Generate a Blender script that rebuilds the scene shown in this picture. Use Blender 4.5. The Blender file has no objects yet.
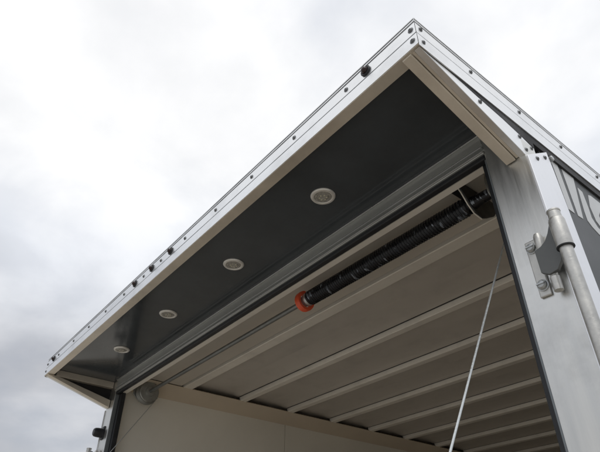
import bpy, bmesh, math, random
from mathutils import Vector, Matrix
random.seed(7)
scene = bpy.context.scene
H = 1.45                     # eye height: all trailer heights below are written relative to it
def V(x, y, z): return Vector((x, y, z + H))

# ------------------------------------------------------------------ camera
cam = bpy.data.objects.new('camera', bpy.data.cameras.new('camera'))
scene.collection.objects.link(cam)
cam.data.sensor_fit = 'HORIZONTAL'; cam.data.sensor_width = 36; cam.data.lens = 31.16
cam.data.clip_start = 0.05; cam.data.clip_end = 3000
r_ = Vector((0.62154309, 0.78337759, 0.001933)); f_ = Vector((-0.63570609, 0.50293339, 0.58560717))
u_ = r_.cross(f_)
m = Matrix((r_, u_, -f_)).transposed().to_4x4()
m.translation = V(1.63745, -0.9591, 0.09964)
cam.matrix_world = m
scene.camera = cam

# ------------------------------------------------------------------ world, sun, exposure
SUN_EL, SUN_AZ = math.radians(55), math.radians(130)      # azimuth from +Y, clockwise
w = bpy.data.worlds.new('World'); scene.world = w; w.use_nodes = True
nt = w.node_tree; N = nt.nodes; Lk = nt.links
for n in list(N): N.remove(n)
wo = N.new('ShaderNodeOutputWorld'); bg = N.new('ShaderNodeBackground'); bg.inputs['Strength'].default_value = 0.1
sky = N.new('ShaderNodeTexSky'); sky.sky_type = 'NISHITA'; sky.sun_disc = False
sky.sun_elevation = SUN_EL; sky.sun_rotation = SUN_AZ
tc = N.new('ShaderNodeTexCoord')
sep = N.new('ShaderNodeSeparateXYZ'); Lk.new(tc.outputs['Generated'], sep.inputs[0])
# project the direction on a cloud layer so that clouds flatten towards the horizon
addz = N.new('ShaderNodeMath'); addz.operation = 'ADD'; addz.inputs[1].default_value = 0.25; Lk.new(sep.outputs['Z'], addz.inputs[0])
mx = N.new('ShaderNodeMath'); mx.operation = 'MAXIMUM'; mx.inputs[1].default_value = 0.05; Lk.new(addz.outputs[0], mx.inputs[0])
dx = N.new('ShaderNodeMath'); dx.operation = 'DIVIDE'; Lk.new(sep.outputs['X'], dx.inputs[0]); Lk.new(mx.outputs[0], dx.inputs[1])
dy = N.new('ShaderNodeMath'); dy.operation = 'DIVIDE'; Lk.new(sep.outputs['Y'], dy.inputs[0]); Lk.new(mx.outputs[0], dy.inputs[1])
cmb = N.new('ShaderNodeCombineXYZ'); Lk.new(dx.outputs[0], cmb.inputs[0]); Lk.new(dy.outputs[0], cmb.inputs[1])
no = N.new('ShaderNodeTexNoise'); no.inputs['Scale'].default_value = 1.15; no.inputs['Detail'].default_value = 5; no.inputs['Roughness'].default_value = 0.42
no.inputs['Distortion'].default_value = 0.4
off = N.new('ShaderNodeVectorMath'); off.operation = 'ADD'; off.inputs[1].default_value = (3.7, 1.9, 0)
Lk.new(cmb.outputs[0], off.inputs[0]); Lk.new(off.outputs[0], no.inputs['Vector'])
# overcast luminance: darker towards the horizon
mr = N.new('ShaderNodeMapRange'); Lk.new(sep.outputs['Z'], mr.inputs['Value'])
mr.inputs['From Min'].default_value = 0.0; mr.inputs['From Max'].default_value = 0.72
mr.inputs['To Min'].default_value = 0.0; mr.inputs['To Max'].default_value = 1.0
no2 = N.new('ShaderNodeTexNoise'); no2.inputs['Scale'].default_value = 3.4; no2.inputs['Detail'].default_value = 6; no2.inputs['Roughness'].default_value = 0.5; no2.inputs['Distortion'].default_value = 0.15
Lk.new(off.outputs[0], no2.inputs['Vector'])
nn = N.new('ShaderNodeMath'); nn.operation = 'MULTIPLY_ADD'; nn.inputs[1].default_value = 0.28; Lk.new(no2.outputs['Fac'], nn.inputs[0])
nh = N.new('ShaderNodeMath'); nh.operation = 'MULTIPLY_ADD'; nh.inputs[1].default_value = 0.80; nh.inputs[2].default_value = -0.04; Lk.new(no.outputs['Fac'], nh.inputs[0]); Lk.new(nh.outputs[0], nn.inputs[2])
nm = N.new('ShaderNodeMath'); nm.operation = 'MULTIPLY_ADD'; Lk.new(nn.outputs[0], nm.inputs[0]); nm.inputs[1].default_value = 1.25; nm.inputs[2].default_value = -0.60
sm = N.new('ShaderNodeMath'); sm.operation = 'ADD'; Lk.new(mr.outputs[0], sm.inputs[0]); Lk.new(nm.outputs[0], sm.inputs[1])
cr = N.new('ShaderNodeValToRGB'); Lk.new(sm.outputs[0], cr.inputs[0])
e = cr.color_ramp.elements
e[0].position = 0.0; e[0].color = (0.36, 0.367, 0.39, 1)
e[1].position = 1.0; e[1].color = (1.0, 1.0, 1.0, 1)
for p_, c_ in ((0.35, (0.49, 0.50, 0.53, 1)), (0.6, (0.69, 0.705, 0.74, 1)), (0.8, (0.87, 0.89, 0.93, 1))):
    q = e.new(p_); q.color = c_
gain = N.new('ShaderNodeVectorMath'); gain.operation = 'SCALE'; gain.inputs['Scale'].default_value = 11.0; Lk.new(cr.outputs[0], gain.inputs[0])
mix = N.new('ShaderNodeMixRGB'); mix.inputs[0].default_value = 0.92
thin = N.new('ShaderNodeMapRange'); Lk.new(no2.outputs['Fac'], thin.inputs['Value']); thin.inputs['From Min'].default_value = .35; thin.inputs['From Max'].default_value = .6
thin.inputs['To Min'].default_value = 0.80; thin.inputs['To Max'].default_value = 0.96; Lk.new(thin.outputs[0], mix.inputs[0])
Lk.new(sky.outputs[0], mix.inputs[1]); Lk.new(gain.outputs[0], mix.inputs[2])
Lk.new(mix.outputs[0], bg.inputs[0]); Lk.new(bg.outputs[0], wo.inputs[0])
sl = bpy.data.lights.new('sun', 'SUN'); sl.energy = 0.6; sl.angle = math.radians(25); sl.color = (1, 0.97, 0.92)
so = bpy.data.objects.new('sun', sl); scene.collection.objects.link(so)
d = Vector((math.sin(SUN_AZ) * math.cos(SUN_EL), math.cos(SUN_AZ) * math.cos(SUN_EL), math.sin(SUN_EL)))
so.rotation_euler = d.to_track_quat('Z', 'Y').to_euler(); so.location = d * 50
vs = scene.view_settings; vs.view_transform = 'Standard'; vs.look = 'None'; vs.gamma = 1; vs.use_curve_mapping = False; vs.exposure = 0.0
scene.render.engine = 'CYCLES'
scene.cycles.max_bounces = 10; scene.cycles.diffuse_bounces = 6

# ------------------------------------------------------------------ materials
def mat(name, col, rough=0.5, metal=0.0, var=0.08, scale=8.0, stretch=(1, 1, 1), bump=0.0, bscale=200.0, rvar=0.1, spec=0.5, dirt=0.0, coat=0.0):
    M = bpy.data.materials.new(name); M.use_nodes = True
    t = M.node_tree; b = t.nodes['Principled BSDF']
    b.inputs['Metallic'].default_value = metal; b.inputs['Specular IOR Level'].default_value = spec
    b.inputs['Coat Weight'].default_value = coat
    c = t.nodes.new('ShaderNodeTexCoord'); mp = t.nodes.new('ShaderNodeMapping'); mp.inputs['Scale'].default_value = stretch
    t.links.new(c.outputs['Object'], mp.inputs[0])
    n = t.nodes.new('ShaderNodeTexNoise'); n.inputs['Scale'].default_value = scale; n.inputs['Detail'].default_value = 7; n.inputs['Roughness'].default_value = 0.6
    t.links.new(mp.outputs[0], n.inputs['Vector'])
    ramp = t.nodes.new('ShaderNodeValToRGB'); t.links.new(n.outputs['Fac'], ramp.inputs[0])
    ramp.color_ramp.elements[0].position = 0.3; ramp.color_ramp.elements[1].position = 0.7
    ramp.color_ramp.elements[0].color = tuple(max(0, x * (1 - var)) for x in col) + (1,)
    ramp.color_ramp.elements[1].color = tuple(min(1, x * (1 + var)) for x in col) + (1,)
    out = ramp.outputs[0]
    if dirt:
        n2 = t.nodes.new('ShaderNodeTexNoise'); n2.inputs['Scale'].default_value = 5.5; n2.inputs['Detail'].default_value = 9; n2.inputs['Roughness'].default_value = 0.65
        t.links.new(c.outputs['Object'], n2.inputs['Vector'])
        r2 = t.nodes.new('ShaderNodeValToRGB'); r2.color_ramp.elements[0].position = 0.5; r2.color_ramp.elements[1].position = 0.72
        r2.color_ramp.elements[1].color = (dirt, dirt, dirt, 1); r2.color_ramp.elements[0].color = (0, 0, 0, 1)
        t.links.new(n2.outputs['Fac'], r2.inputs[0])
        mxx = t.nodes.new('ShaderNodeMixRGB'); t.links.new(r2.outputs[0], mxx.inputs[0]); t.links.new(out, mxx.inputs[1])
        mxx.inputs[2].default_value = tuple(x * 0.55 for x in col) + (1,)
        out = mxx.outputs[0]
    t.links.new(out, b.inputs['Base Color'])
    mr = t.nodes.new('ShaderNodeMapRange'); t.links.new(n.outputs['Fac'], mr.inputs['Value'])
    mr.inputs['From Min'].default_value = 0.3; mr.inputs['From Max'].default_value = 0.7
    mr.inputs['To Min'].default_value = max(0.02, rough - rvar); mr.inputs['To Max'].default_value = min(1, rough + rvar)
    t.links.new(mr.outputs[0], b.inputs['Roughness'])
    if bump:
        nb = t.nodes.new('ShaderNodeTexNoise'); nb.inputs['Scale'].default_value = bscale; nb.inputs['Detail'].default_value = 3
        t.links.new(mp.outputs[0], nb.inputs['Vector'])
        bp = t.nodes.new('ShaderNodeBump'); bp.inputs['Strength'].default_value = bump; bp.inputs['Distance'].default_value = 0.002
        t.links.new(nb.outputs['Fac'], bp.inputs['Height']); t.links.new(bp.outputs[0], b.inputs['Normal'])
    return M
M_trim = mat('mill_aluminium_trim', (0.83, 0.84, 0.85), 0.34, 0.92, 0.05, 6, (1, 1, 1), 0.10, 14, 0.10, dirt=0.35)
M_brush = mat('brushed_aluminium_post', (0.70, 0.70, 0.68), 0.38, 0.95, 0.09, 9, (3.5, 3.5, 0.3), 0.22, 40, 0.10, dirt=0.5)
M_cap = mat('bright_corner_aluminium', (0.9, 0.91, 0.93), 0.42, 0.9, 0.04, 14, (1, 1, .15), 0.05, 120, 0.06, dirt=0.15)
M_frame = mat('dull_aluminium_tube', (0.72, 0.66, 0.57), 0.46, 0.55, 0.07, 10, (1, 1, 1), 0.03, 80, 0.08, dirt=0.3)
M_head = mat('grey_header_aluminium', (0.41, 0.425, 0.42), 0.42, 0.35, 0.06, 7, (.3, 1, 1), 0.0, 80, 0.08, dirt=0.3)
M_black = mat('black_gloss_panel', (0.056, 0.064, 0.072), 0.13, 0.0, 0.18, 4, (1, 1, 1), 0.03, 9, 0.04, 0.5)
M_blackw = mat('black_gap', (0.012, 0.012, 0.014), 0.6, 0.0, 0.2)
M_rub = mat('black_rubber', (0.016, 0.018, 0.022), 0.5, 0.0, 0.3, 20, bump=0.1)
M_grey = mat('grey_side_paint', (0.11, 0.118, 0.125), 0.5, 0.0, 0.03, 2, spec=0.25)
M_letter = mat('pale_grey_vinyl', (0.60, 0.62, 0.63), 0.4, 0.0, 0.03)
M_liner = mat('cream_wall_liner', (0.84, 0.82, 0.75), 0.5, 0.0, 0.05, 2, bump=0.03, bscale=40)
M_cove = mat('tan_cove', (0.66, 0.58, 0.47), 0.5, 0.0, 0.05, 4)
M_skin = mat('ceiling_skin', (0.57, 0.54, 0.50), 0.5, 0.15, 0.07, 3, (0.6, 1.4, 1), 0.04, 20, dirt=0.3)
M_rib = mat('ceiling_rib_steel', (0.84, 0.81, 0.75), 0.45, 0.2, 0.08, 6, (.3, 1, 1), dirt=0.3)
M_board = mat('tan_board', (0.62, 0.585, 0.53), 0.5, 0.15, 0.06, 5, (.4, 1, 1))
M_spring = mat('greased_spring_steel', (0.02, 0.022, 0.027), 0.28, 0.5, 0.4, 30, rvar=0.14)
M_jamb = mat('slate_jamb_strip', (0.17, 0.19, 0.205), 0.45, 0.2, 0.1, 10)
M_galv = mat('galvanized_steel', (0.50, 0.52, 0.53), 0.45, 0.9, 0.15, 40, bump=0.05, dirt=0.4)
M_hinge = mat('weathered_zinc', (0.58, 0.575, 0.55), 0.48, 0.85, 0.16, 45, bump=0.25, bscale=120, dirt=0.7)
M_gusset = mat('dark_steel_gusset', (0.13, 0.135, 0.135), 0.5, 0.6, 0.15, 20)
M_red = mat('red_paint', (0.80, 0.11, 0.04), 0.45, 0.0, 0.15, 30)
M_screw = mat('dark_screw', (0.17, 0.175, 0.18), 0.35, 0.8, 0.2, 60)
M_white = mat('satin_white_bezel', (0.80, 0.79, 0.76), 0.35, 0.4, 0.05, 30)
M_lens = mat('frosted_lens', (0.34, 0.33, 0.30), 0.25, 0.0, 0.25, 90, bump=0.3, bscale=350)
M_mark = mat('dark_marker_lens', (0.02, 0.008, 0.008), 0.12, 0.0, 0.2, 30)
M_shaft = mat('oiled_shaft_steel', (0.24, 0.25, 0.25), 0.45, 0.8, 0.2, 30, dirt=0.4)
M_plate = mat('black_bracket_paint', (0.010, 0.011, 0.013), 0.5, 0.0, 0.3, 30)
M_led = mat('led_chip', (0.75, 0.72, 0.55), 0.3, 0.0, 0.05, 30)
M_drum = mat('dull_cast_drum', (0.36, 0.37, 0.36), 0.5, 0.7, 0.15, 40, dirt=0.5)
M_cable = mat('steel_cable', (0.62, 0.65, 0.66), 0.4, 0.8, 0.1, 300)
M_floor = mat('plywood_floor', (0.30, 0.22, 0.14), 0.6, 0.0, 0.15, 6, (1, .1, 1))
M_ramp = mat('ramp_deck', (0.24, 0.19, 0.14), 0.6, 0.0, 0.2, 6, (.1, 1, 1))
M_ground = mat('gravel_ground', (0.395, 0.37, 0.325), 0.9, 0.0, 0.3, 1.3, bump=0.8, bscale=25)

def glint_streaks(M, axis_scale, thr, col):
    """thin pale glints painted into the base colour, across the coils"""
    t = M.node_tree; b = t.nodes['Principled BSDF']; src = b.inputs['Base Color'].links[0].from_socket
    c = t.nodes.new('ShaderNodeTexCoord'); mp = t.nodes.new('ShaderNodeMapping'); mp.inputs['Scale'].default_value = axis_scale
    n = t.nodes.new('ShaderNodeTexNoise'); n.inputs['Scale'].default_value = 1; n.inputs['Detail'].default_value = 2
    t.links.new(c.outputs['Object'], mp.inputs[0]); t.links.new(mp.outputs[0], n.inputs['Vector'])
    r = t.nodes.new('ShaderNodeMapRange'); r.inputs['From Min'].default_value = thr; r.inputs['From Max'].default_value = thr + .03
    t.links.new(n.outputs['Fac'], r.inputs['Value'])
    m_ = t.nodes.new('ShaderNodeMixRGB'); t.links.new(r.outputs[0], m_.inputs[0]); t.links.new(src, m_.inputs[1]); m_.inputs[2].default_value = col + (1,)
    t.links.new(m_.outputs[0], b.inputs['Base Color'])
glint_streaks(M_spring, (70, 22, 22), .63, (.22, .25, .30))  # coil highlights painted as pale bluish noise in the spring colour

# ------------------------------------------------------------------ mesh helpers
def link(name, bm, material, parent=None, origin=None, smooth=False):
    bmesh.ops.recalc_face_normals(bm, faces=bm.faces)
    if origin is not None:
        bmesh.ops.translate(bm, vec=-origin, verts=bm.verts)
    me = bpy.data.meshes.new(name); bm.to_mesh(me); bm.free()
    if smooth:
        me.polygons.foreach_set('use_smooth', [True] * len(me.polygons))
        try: me.set_sharp_from_angle(angle=math.radians(35))
        except Exception: pass
    me.materials.append(material)
    o = bpy.data.objects.new(name, me); scene.collection.objects.link(o)
    if origin is not None:
        o.location = origin - (parent_loc(parent) if parent else Vector())
    o.parent = parent
    return o
def parent_loc(p):
    v = Vector()
    while p: v += p.location; p = p.parent
    return v
def box(bm, a, b, bev=0.0):
    a, b = Vector(a), Vector(b)
    r = bmesh.ops.create_cube(bm, size=1)
    c = (a + b) / 2; s = b - a
    for v in r['verts']: v.co = Vector((v.co.x * s.x, v.co.y * s.y, v.co.z * s.z)) + c
    if bev:
        es = list({e for v in r['verts'] for e in v.link_edges})
        bmesh.ops.bevel(bm, geom=es, offset=bev, segments=2, affect='EDGES', profile=0.5)
def B(x0, y0, z0, x1, y1, z1, bev=0.0, bm=None):
    bm = bm or bmesh.new(); box(bm, (min(x0, x1), y0, z0 + H), (max(x0, x1), y1, z1 + H), bev); return bm
def prism(bm, poly, axis, a, b, bev=0.0):
    """poly: list of 2D points; axis 0 -> (y,z) extruded in x, 1 -> (x,z) extruded in y"""
    def P(q, t): return (t, q[0], q[1] + H) if axis == 0 else ((q[0], t, q[1] + H) if axis == 1 else (q[0], q[1], t + H))
    A = [bm.verts.new(P(q, a)) for q in poly]; C = [bm.verts.new(P(q, b)) for q in poly]
    fs = [bm.faces.new(A), bm.faces.new(C[::-1])]
    n = len(poly)
    for i in range(n): fs.append(bm.faces.new((A[i], C[i], C[(i + 1) % n], A[(i + 1) % n])))
    if bev:
        es = list({e for f in fs for e in f.edges})
        bmesh.ops.bevel(bm, geom=es, offset=bev, segments=2, affect='EDGES', profile=0.5)
    return bm
def cyl(bm, p0, p1, r0, r1=None, n=24, caps=True):
    p0, p1 = Vector(p0), Vector(p1); r1 = r0 if r1 is None else r1
    ax = (p1 - p0).normalized(); q = ax.to_track_quat('Z', 'Y')
    A = []; C = []
    for i in range(n):
        a = 2 * math.pi * i / n; o = q @ Vector((math.cos(a), math.sin(a), 0))
        A.append(bm.verts.new(p0 + o * r0)); C.append(bm.verts.new(p1 + o * r1))
    for i in range(n): bm.faces.new((A[i], A[(i + 1) % n], C[(i + 1) % n], C[i]))
    if caps: bm.faces.new(A[::-1]); bm.faces.new(C)
def lathe(bm, p0, axis, prof, n=32):
    """prof: (distance along axis, radius)"""
    p0 = Vector(p0); q = Vector(axis).normalized().to_track_quat('Z', 'Y'); rings = []
    for d, r in prof:
        rings.append([bm.verts.new(p0 + q @ Vector((r * math.cos(2 * math.pi * i / n), r * math.sin(2 * math.pi * i / n), d))) for i in range(n)])
    for a, b in zip(rings, rings[1:]):
        for i in range(n): bm.faces.new((a[i], a[(i + 1) % n], b[(i + 1) % n], b[i]))
    bm.faces.new(rings[0][::-1]); bm.faces.new(rings[-1])
def tube(bm, pts, r, n=8):
    rings = []
    for i, p in enumerate(pts):
        t = (pts[min(i + 1, len(pts) - 1)] - pts[max(i - 1, 0)]).normalized()
        up = Vector((1, 0, 0)) if abs(t.x) < 0.9 else Vector((0, 0, 1))
        a = t.cross(up).normalized(); b = t.cross(a)
        rings.append([bm.verts.new(p + (a * math.cos(2 * math.pi * k / n) + b * math.sin(2 * math.pi * k / n)) * r) for k in range(n)])
    for a, b in zip(rings, rings[1:]):
        for k in range(n): bm.faces.new((a[k], a[(k + 1) % n], b[(k + 1) % n], b[k]))
    bm.faces.new(rings[0][::-1]); bm.faces.new(rings[-1])
def tree_copy(o, parent, loc=None, rot=None):
    c = o.copy(); scene.collection.objects.link(c); c.parent = parent
    if loc is not None: c.location = loc
    if rot is not None: c.rotation_euler = rot
    for ch in list(o.children):
        g = ch.copy(); scene.collection.objects.link(g); g.parent = c
    return c

# ------------------------------------------------------------------ ground
bm = bmesh.new()
bmesh.ops.create_grid(bm, x_segments=60, y_segments=60, size=1000)
ground = link('ground', bm, M_ground); ground['kind'] = 'structure'

# ------------------------------------------------------------------ the trailer
T = bpy.data.objects.new('cargo_trailer', None); scene.collection.objects.link(T)
T['label'] = 'enclosed grey and cargo trailer with black canopy, round lights and open rear doorway'
T['category'] = 'trailer'
W, L, ZT = 1.275, 0.356, 1.141
YF = 5.6       # front end of the box
FL = -0.95     # floor level

def screw(parent, pos, normal, r=0.0065, lab=None):
    global SCREW
    o = SCREW.copy(); scene.collection.objects.link(o); o.parent = parent
    o.location = V(*pos) - parent_loc(parent); o.rotation_euler = Vector(normal).to_track_quat('Z', 'Y').to_euler()
    o.rotation_euler.rotate_axis('Z', random.uniform(0, 3))
    o.scale = (r / .0065,) * 3
    return o
def screw_mesh():
    bm = bmesh.new()
    lathe(bm, (0, 0, -0.001), (0, 0, 1), [(0, .0062), (.0018, .0075), (.0022, .0060), (.0044, .0048), (.0052, .0030), (.0042, .0026), (.0040, .0012)], 18)
    return bm
SCREW = link('screw', screw_mesh(), M_screw, smooth=True)

# roof skin with its raised edge
bm = B(-W + .004, -L + .004, 1.1275, W - .004, YF, 1.139)
link('roof', bm, M_trim, T)
# front trim: extruded profile with a groove and a dark seam under the top lip, mitred at the corners
prof_f = [(0, 1.052), (.0008, 1.0862), (-.006, 1.0866), (-.006, 1.0908), (0, 1.0912), (0, 1.1255), (-.007, 1.126), (-.007, 1.1292), (.001, 1.1296), (.001, 1.133), (-.006, 1.1335), (-.006, 1.1365), (.002, 1.137), (.002, 1.1405), (.001, 1.142), (-.03, 1.142), (-.03, 1.06), (-.034, 1.06), (-.034, 1.052)]
prof_s = [(0, 1.046), (.0008, 1.0862), (-.006, 1.0866), (-.006, 1.0908), (0, 1.0912), (0, 1.1255), (-.007, 1.126), (-.007, 1.1292), (.001, 1.1296), (.001, 1.133), (-.006, 1.1335), (-.006, 1.1365), (.002, 1.137), (.002, 1.1405), (.001, 1.142), (-.0025, 1.142), (-.0025, 1.046)]
def strip(bm, prof, fa, fb):
    A = [bm.verts.new(fa(o, z)) for o, z in prof]; C = [bm.verts.new(fb(o, z)) for o, z in prof]
    bm.faces.new(A); bm.faces.new(C[::-1])
    n = len(prof)
    for i in range(n): bm.faces.new((A[i], C[i], C[(i + 1) % n], A[(i + 1) % n]))
    return bm
g = 0.0006
front_trim = link('front_trim', strip(bmesh.new(), prof_f, lambda o, z: V(-W - o + g, -L - o, z), lambda o, z: V(W + o - g, -L - o, z)), M_trim, T)
link('trim_lip', B(-1.2735, -L + .0012, 1.0500, 1.2735, -L + .0335, 1.0518), M_frame, front_trim)
side_trims = {}
for s in (1, -1):
    side_trims[s] = link('side_trim', strip(bmesh.new(), prof_s, lambda o, z: V(s * (W + o), -L - o + g * 2, z), lambda o, z: V(s * (W + o), YF, z)), M_trim, T)
for x in (1.055, .849, .646, .442, .239, .056, -.09, -.275, -.47, -.67, -.87, -1.09):
    screw(front_trim, (x, -L, 1.109), (0, -1, 0), .0058)
for x in (1.262, -1.262):
    screw(front_trim, (x, -L, 1.109), (0, -1, 0), .0062); screw(front_trim, (x, -L, 1.071), (0, -1, 0), .0062)
for s in (1, -1):
    for y, z in [(-.337, 1.115), (-.337, 1.068)] + [(-.16 + .2 * k, 1.112) for k in range(0, 26)]:
        screw(side_trims[s], (s * W, y, z), (s, 0, 0), .0053)
# seam gap filler inside the lip
# marker lights
def marker(x):
    bm = bmesh.new(); o = V(x, -L, 1.110)
    lathe(bm, o, (0, -1, 0), [(-.002, .0135), (.003, .0145), (.005, .0130), (.0045, .0100), (.002, .0098)], 28)
    mk = link('marker_light', bm, M_rub, T, origin=o, smooth=True)
    bm = bmesh.new()
    lathe(bm, o, (0, -1, 0), [(.001, .0094), (.006, .0092), (.010, .0075), (.013, .0045), (.0138, .001)], 24)
    link('lens', bm, M_mark, mk, origin=o.copy(), smooth=True)
for x in (1.124, .134, -.017, -.167, -1.163): marker(x)

# canopy underside
bm = B(-1.262, -L + .012, 1.081, 1.262, 0.0, 1.124)
panel = link('canopy_panel', bm, M_black, T); panel['label'] = 'glossy black canopy underside with four round lights'
# hard edge bead at front and back of the panel
def downlight(x):
    o = V(x, -.158, 1.081); bm = bmesh.new()
    lathe(bm, o, (0, 0, -1), [(-.004, .037), (.002, .0375), (.0055, .035), (.0070, .030), (.0062, .0275), (.0030, .0255), (.0030, .003)], 48)
    dl = link('downlight', bm, M_white, T, origin=o, smooth=True)
    bm = bmesh.new()
    lathe(bm, o + Vector((0, 0, -.0030)), (0, 0, -1), [(0, .0252), (.0022, .0248), (.0030, .019), (.0018, .0178), (.0018, .0165), (.0036, .0155), (.0040, .004)], 40)
    link('lens', bm, M_lens, dl, origin=o.copy(), smooth=True)
    bm = bmesh.new()
    for k_ in range(6):
        a = math.pi * k_ / 3 + x; c_ = o + Vector((.0105 * math.cos(a), .0105 * math.sin(a), -.0068))
        box(bm, c_ - Vector((.0017, .0017, .0006)), c_ + Vector((.0017, .0017, .0006)))
    ld = link('led_ring', bm, M_led, dl, origin=o.copy()); 
for x in (.735, .241, -.268, -.755): downlight(x)

# header over the doorway, with two beads and a light top flange
prof_h = [(-.0045, 1.0800), (-.0050, 1.0770), (-.0005, 1.0765), (-.0005, 1.0640), (-.0020, 1.0635), (-.0020, 1.0500), (-.0005, 1.0495), (-.0005, 1.0385), (-.0045, 1.0375), (-.0050, 1.0345), (.0020, 1.0335), (.0020, 1.0275), (-.0030, 1.0265), (-.0045, 1.0200), (-.003, 1.0175), (0.03, 1.0175), (0.03, 1.0795)]
header = link('header', prism(bmesh.new(), prof_h, 0, -1.176, 1.176), M_head, T)
for z_ in (1.0785, 1.0365, 1.0208):
    bm = B(-1.1745, -.0085, z_ - .0016, 1.1745, -.0051, z_ + .0016, .0006); link('header_bead', bm, M_trim, header)
bm = B(-1.1745, 0.0, 1.0025, 1.1745, .020, 1.0172, .003)
link('header_seal', bm, M_rub, header)
# box beam, board, torsion spring bay
link('header_beam', B(-1.174, .0305, 1.0110, 1.174, .055, 1.112, .002), M_rib, T)
link('ceiling_board', B(-1.085, .056, 1.094, 1.085, .335, 1.106, .001), M_board, T)

# posts with caps and seals
for s in (1, -1):
    bm = prism(bmesh.new(), [(s * 1.175, FL), (s * 1.272, FL), (s * 1.272, 1.0), (s * 1.2545, 1.0), (s * 1.2545, 1.080), (s * 1.175, 1.080)], 1, 0.0, .060, .0015)
    post = link('corner_post', bm, M_brush, T)
    if s == 1: post['label'] = 'brushed aluminium rear post carrying the pipe hinge'
    else: post['label'] = 'far rear post with the black rubber stop'
    bm = prism(bmesh.new(), [(-.005, FL), (-.005, .936), (.112, 1.0135), (.114, .95), (.114, FL)], 0, s * 1.2722, s * 1.2785, .0012)
    cap = link('corner_cap', bm, M_cap, post)
    bm = bmesh.new(); box(bm, (min(s * 1.150, s * 1.1745), .022, FL + H), (max(s * 1.150, s * 1.1745), .050, 1.0160 + H), .004)
    jb = B(s * 1.1705, .001, FL, s * 1.1747, .0215, 1.0000, .001); link('jamb_strip', jb, M_jamb, post)
    link('door_seal', bm, M_rub, post)
    for y, z in ((.040, .949), (.088, .980)):
        screw(cap, (s * 1.2785, y, z), (s, 0, 0), .0055)
    # bolt head peeking out beside the cap
    bm = bmesh.new(); o = Vector((s * 1.270, .128, 1.000 + H)); lathe(bm, o, (s, 0, 0), [(0, .011), (.003, .011), (.004, .008), (.011, .0078), (.013, .006)], 6)
    link('bolt', bm, M_galv, cap)

# slanted side braces of the canopy
for s in (1, -1):
    lo = lambda y, d=0: 1.0500 + (y + .354) * (.944 - 1.0500) / .354 + d
    # outer trim plate, faces outwards; a thin black gap widens between it and the roof trim
    poly = [(-.350, lo(-.350)), (.000, lo(0)), (.056, .975), (.062, .998), (0, 1.0125), (-.06, 1.0225), (-.15, 1.0315), (-.21, 1.039), (-.26, 1.0448), (-.340, 1.0465)]
    br = link('canopy_brace', prism(bmesh.new(), poly, 0, s * 1.256, s * 1.2715, .001), M_trim, T)
    for y, z in ((-.15, 1.018), (.000, 1.002), (.045, .990), (.012, .966)):
        screw(br, (s * 1.2715, y, z), (s, 0, 0), .0055)
    # lip running along the outer lower edge
    poly = [(-.348, lo(-.348, .002)), (-.002, lo(-.002, .002)), (-.002, lo(-.002, .010)), (-.320, lo(-.320, .010)), (-.348, lo(-.348, .0025))]
    link('brace_lip', prism(bmesh.new(), poly, 0, s * 1.2555, s * 1.249, .0005), M_frame, br)
    # square tube under the brace
    poly = [(-.350, lo(-.350, -.003)), (-.003, lo(-.003, -.003)), (-.003, lo(-.003, .036)), (-.300, lo(-.300, .0145)), (-.350, lo(-.350, .0008))]
    link('brace_tube', prism(bmesh.new(), poly, 0, s * 1.2475, s * 1.2225, .0015), M_frame, br)
    link('upper_tube', B(s * 1.2225, -L + .046, 1.047, s * 1.2545, -.002, 1.0805, .0015), M_frame, br)
    link('gusset_panel', prism(bmesh.new(), [(-.29, 1.0462), (-.002, .976), (-.002, 1.0465), (-.29, 1.0466)], 0, s * 1.2545, s * 1.250), M_blackw, br)
    # the black strip under the roof trim, along canopy and wall
    link('trim_gasket', prism(bmesh.new(), [(-.262, 1.0457), (-.262, 1.05), (YF, 1.05), (YF, 1.0195), (.064, 1.0195), (.0625, 1.0), (0, 1.0130), (-.06, 1.0230), (-.15, 1.0320), (-.21, 1.0395)], 0, s * 1.2555, s * 1.2722), M_blackw, T)

# side walls with lettering
for s in (1, -1):
    bm = B(s * 1.232, .1005, FL, s * 1.266, YF, 1.12)
    sw = link('side_wall', bm, M_grey, T)
    sw['label'] = 'smooth grey side wall with pale lettering' if s == 1 else 'far side wall'
    if s == 1:
        def round_stroke():
            # a thick ring segment: the rounded letter after the stem
            pts_o, pts_i = [], []
            cy, cz = .345, .925
            for i in range(21):
                a = math.radians(125 + i * 210 / 20)
                pts_o.append((cy + .095 * math.cos(a), cz + .075 * math.sin(a)))
                pts_i.append((cy + .060 * math.cos(a), cz + .045 * math.sin(a)))
            return pts_o + pts_i[::-1]
        polys = [[(.155, 1.019), (.187, 1.019), (.179, .859), (.150, .859)],
                 [(.206, 1.018), (.266, 1.018), (.221, .862), (.196, .860)],
                 [(.270, .988), (.292, .984), (.290, .930), (.284, .895), (.300, .872), (.340, .860), (.340, .842), (.290, .845), (.262, .856), (.247, .868), (.250, .90)],
                 [(.328, .992), (.345, .998), (.44, .998), (.44, .962), (.375, .962), (.345, .93), (.345, .90), (.40, .89), (.40, .93), (.43, .93), (.43, .862), (.335, .872), (.308, .895), (.305, .94)]]
        for p in polys:
            link('letter', prism(bmesh.new(), p, 0, 1.2662, 1.2672), M_letter, sw)
    # inner liner panels with seams
    for y0, y1 in ((.0555, 1.163), (1.167, 2.38), (2.384, 3.60), (3.604, 4.82), (4.824, YF - .04)):
        link('wall_liner', B(s * 1.2, y0, FL, s * 1.2315, y1, 1.043, .001), M_liner, T)
    # cove between wall and ceiling
    link('cove_trim', prism(bmesh.new(), [(s * 1.2005, 1.0415), (s * 1.196, 1.041), (s * 1.092, 1.0865), (s * 1.088, 1.0905), (s * 1.094, 1.096), (s * 1.2005, 1.054)], 1, .0555, YF - .04), M_cove, T)
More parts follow.
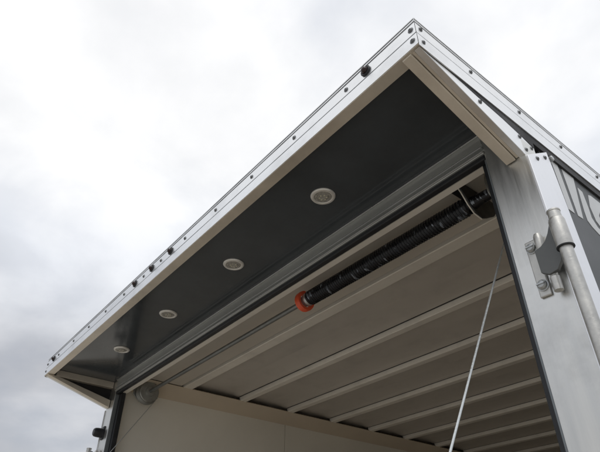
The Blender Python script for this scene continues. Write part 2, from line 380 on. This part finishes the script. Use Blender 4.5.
# ceiling
link('ceiling_skin', B(-1.230, .0555, 1.1225, 1.230, YF - .04, 1.1265), M_skin, T)
bm = bmesh.new()
pr = [(-.0008, 1.1222), (.0022, 1.0925), (.0045, 1.0905), (.040, 1.0900), (.043, 1.0915), (.047, 1.1222)]
prism(bm, pr, 0, -1.10, 1.10)
rib = link('ceiling_rib', bm, M_rib, T, origin=V(0, 0, 1.1))
bm = prism(bmesh.new(), [(-.16, 1.1224), (-.12, 1.1218), (-.085, 1.1207), (-.055, 1.1190), (-.032, 1.1162), (-.0125, 1.1118), (-.0115, 1.1122), (-.0115, 1.1224)], 0, -1.10, 1.10)
fl = link('rib_flange', bm, M_skin, rib, smooth=True); fl.location = -V(0, 0, 1.1)
rib_shade = link('rib_shade_line', B(-1.09, -.0110, 1.1125, 1.09, -.0015, 1.1185), M_blackw, rib); rib_shade.location = -V(0, 0, 1.1)  # black strip added to draw the shadow line at the rib root
rib.location.y = .737
k = 1
while .737 + .366 * k < YF - .2:
    tree_copy(rib, T, Vector((0, .737 + .366 * k, 1.1 + H))); k += 1
wide = tree_copy(rib, T, Vector((0, .348, 1.1 + H))); wide.scale = (1, 1.4, 1)
# front end, floor, ramp
link('front_wall', B(-1.264, YF + .0005, FL, 1.264, YF + .04, 1.12), M_grey, T)
link('front_liner', B(-1.1995, YF - .0395, FL + .002, 1.1995, YF, 1.04), M_liner, T)
link('floor', B(-1.2, 0.0, FL - .04, 1.2, YF - .04, FL - .0005), M_floor, T)
link('underframe', B(-1.26, 0.01, FL - .20, 1.26, YF, FL - .041), M_grey, T)
bm = prism(bmesh.new(), [(-.004, FL - .01), (-1.45, -1.405), (-1.46, -1.445), (-1.42, -1.445), (-.004, FL - .06)], 0, -1.17, 1.17, .003)
ramp = link('ramp_door', bm, M_ramp, T)

# torsion spring, shaft, drums, cables
SY, SZ = .160, 1.030
bm = bmesh.new(); cyl(bm, V(-1.185, SY, SZ), V(1.185, SY, SZ), .0100, n=24)
shaft = link('spring_shaft', bm, M_shaft, T, smooth=True)
bm = bmesh.new(); pts = []; x0, x1, pitch, R = .285, .998, .0100, .0234
turns = int((x1 - x0) / pitch)
for i in range(turns * 14 + 1):
    a = 2 * math.pi * i / 14; x = x0 + (x1 - x0) * i / (turns * 14)
    rr = R + .0003 * math.sin(x * 37)
    pts.append(V(x, SY + rr * math.cos(a), SZ + rr * math.sin(a)))
tube(bm, pts, .0061, 8)
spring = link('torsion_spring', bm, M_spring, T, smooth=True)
bm = bmesh.new(); lathe(bm, V(.243, SY, SZ), (1, 0, 0), [(0, .019), (.006, .021), (.012, .0215), (.030, .0225), (.032, .0262), (.040, .0262), (.047, .022), (.07, .0215)], 32)
link('winding_cone', bm, M_galv, spring, smooth=True)
bm = bmesh.new()   # red collar: open C-shaped ring round the cone
prev = None; n = 30
for i in range(n + 1):
    a = math.radians(95 + i * 265 / n)
    ring = []
    for (rad, dx_) in ((.0270, -.010), (.0385, -.012), (.0400, .004), (.0385, .012), (.0270, .010)):
        ring.append(bm.verts.new(V(.252 + dx_, SY + rad * math.cos(a), SZ + rad * math.sin(a))))
    if prev:
        for j in range(5): bm.faces.new((prev[j], prev[(j + 1) % 5], ring[(j + 1) % 5], ring[j]))
    else: bm.faces.new(ring[::-1])
    prev = ring
bm.faces.new(prev)
link('end_collar', bm, M_red, spring, smooth=True)
bm = bmesh.new(); lathe(bm, V(.994, SY, SZ), (1, 0, 0), [(0, .0245), (.01, .0265), (.016, .0265), (.02, .021), (.050, .018), (.092, .016)], 32)
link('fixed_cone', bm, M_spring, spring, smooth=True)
# anchor bracket: a curved dark plate with a paler rolled edge, flange screwed to the board
pl = [(.092, 1.076), (.118, 1.050), (.140, 1.018), (.162, .998), (.196, .993), (.222, 1.006), (.262, 1.030)]
poly = [(.085, 1.087)] + pl + [(.284, 1.058), (.290, 1.087)]
bm = prism(bmesh.new(), poly, 0, 1.022, 1.028, .0008)
box(bm, V(.980, .080, 1.0835), V(1.022, .270, 1.0875), .0005)
bk = link('anchor_bracket', bm, M_plate, T)
bm = bmesh.new()
tube(bm, [V(1.021, y, z) for y, z in pl[:5]], .0022, 8)
link('rolled_edge', bm, M_rib, bk, smooth=True)
for y in (.10, .20): screw(bk, (1.005, y, 1.0835), (0, 0, -1), .006)
for s in (1, -1):
    bm = bmesh.new()
    lathe(bm, V(s * 1.088, SY, SZ), (s, 0, 0), [(0, .020), (.001, .024), (.012, .026), (.014, .052), (.018, .056), (.022, .052), (.040, .050), (.044, .060), (.050, .063), (.054, .060), (.056, .02)], 40)
    dr = link('cable_drum', bm, M_drum, T, smooth=True)
    dr['label'] = 'galvanized cable drum at the far end of the shaft' if s < 0 else 'cable drum beside the near post'
    bm = bmesh.new(); prism(bm, [(.09, 1.10), (.09, 1.02), (.13, .985), (.20, .985), (.235, 1.02), (.235, 1.10)], 0, s * 1.158, s * 1.163, .001)
    link('bearing_plate', bm, M_galv, dr)
    # lifting cable down to the ramp
    p0 = V(s * 1.12, SY + .048, SZ - .035); p1 = V(s * 1.12, -1.272, -1.255)
    pts = [p0.lerp(p1, i / 24) + Vector((0, 0, -.004 * math.sin(math.pi * i / 24))) for i in range(25)]
    bm = bmesh.new(); tube(bm, pts, .0022 if s > 0 else .0018, 8)
    cb = link('lift_cable', bm, M_cable, T, smooth=True)

# pipe hinges on both rear corners
for s in (1, -1):
    bm = B(s * 1.209, -.006, .592, s * 1.234, -.0003, .724, .0025)
    # small nubs welded at plate ends
    hp = link('pipe_hinge', bm, M_hinge, T)
    hp['label'] = 'bolted hinge plate with vertical pipe on the near post' if s > 0 else 'matching hinge on the far post'
    for z in (.704, .616):
        o = Vector((s * 1.2225, -.006, z + H)); bm = bmesh.new()
        lathe(bm, o, (0, -1, 0), [(0, .0125), (.002, .0125), (.0025, .0105), (.007, .0098), (.0105, .0070), (.0115, .003)], 24)
        box(bm, o + Vector((-.0085, -.0135, -.0012)), o + Vector((.0085, -.0100, .0012)))
        link('bolt', bm, M_galv, hp, smooth=False)
    bm = bmesh.new()
    lathe(bm, V(s * 1.2440, -.012, .680), (0, 0, 1), [(0, .0080), (.002, .0092), (.040, .0092), (.046, .007), (.048, .003)], 20)
    link('pivot_stub', bm, M_hinge, hp, smooth=True)
    bm = bmesh.new()
    lathe(bm, V(s * 1.2530, -.014, .588), (0, 0, 1), [(0, .006), (.001, .0092), (.030, .0098), (.032, .0078), (.046, .0078), (.048, .004)], 20)
    link('pivot_stub', bm, M_hinge, hp, smooth=True)
    # curved gusset between plate and barrel
    pts = [(s * 1.2345, .684), (s * 1.250, .686), (s * 1.262, .694), (s * 1.272, .708), (s * 1.280, .728), (s * 1.289, .730), (s * 1.289, .658), (s * 1.280, .640), (s * 1.268, .625), (s * 1.250, .622), (s * 1.2345, .632)]
    bm = prism(bmesh.new(), pts, 1, -.026, -.017, .001)
    link('gusset', bm, M_gusset, hp)
    bm = bmesh.new(); C = (s * 1.299, -.034)
    lathe(bm, V(C[0], C[1], .657), (0, 0, 1), [(0, .0125), (.001, .0156), (.003, .0160), (.062, .0158), (.068, .0140), (.069, .0128), (.084, .0124), (.0845, .0134), (.088, .0132), (.0885, .0118), (.0888, .004)], 32)
    link('hinge_barrel', bm, M_hinge, hp, smooth=True)
    bm = bmesh.new(); lathe(bm, V(C[0], C[1], .6555), (0, 0, 1), [(0, .0135), (.0005, .0170), (.0025, .0170), (.003, .0135)], 32)
    link('rubber_ring', bm, M_rub, hp, smooth=True)
    bm = bmesh.new(); cyl(bm, V(C[0], C[1], FL + .1), V(C[0], C[1], .6555), .0124, n=32)
    link('hinge_pipe', bm, M_hinge, hp, smooth=True)
# black rubber stop on the far post
o = V(-1.236, 0, .812); bm = bmesh.new()
box(bm, V(-1.252, -.006, .780), V(-1.218, -.0002, .846), .002)
lathe(bm, o, (0, -1, 0), [(.005, .024), (.012, .0235), (.034, .0230), (.046, .0210), (.052, .016), (.053, .004)], 24)
st = link('rubber_stop', bm, M_rub, T, smooth=True)
bpy.data.objects.remove(SCREW)
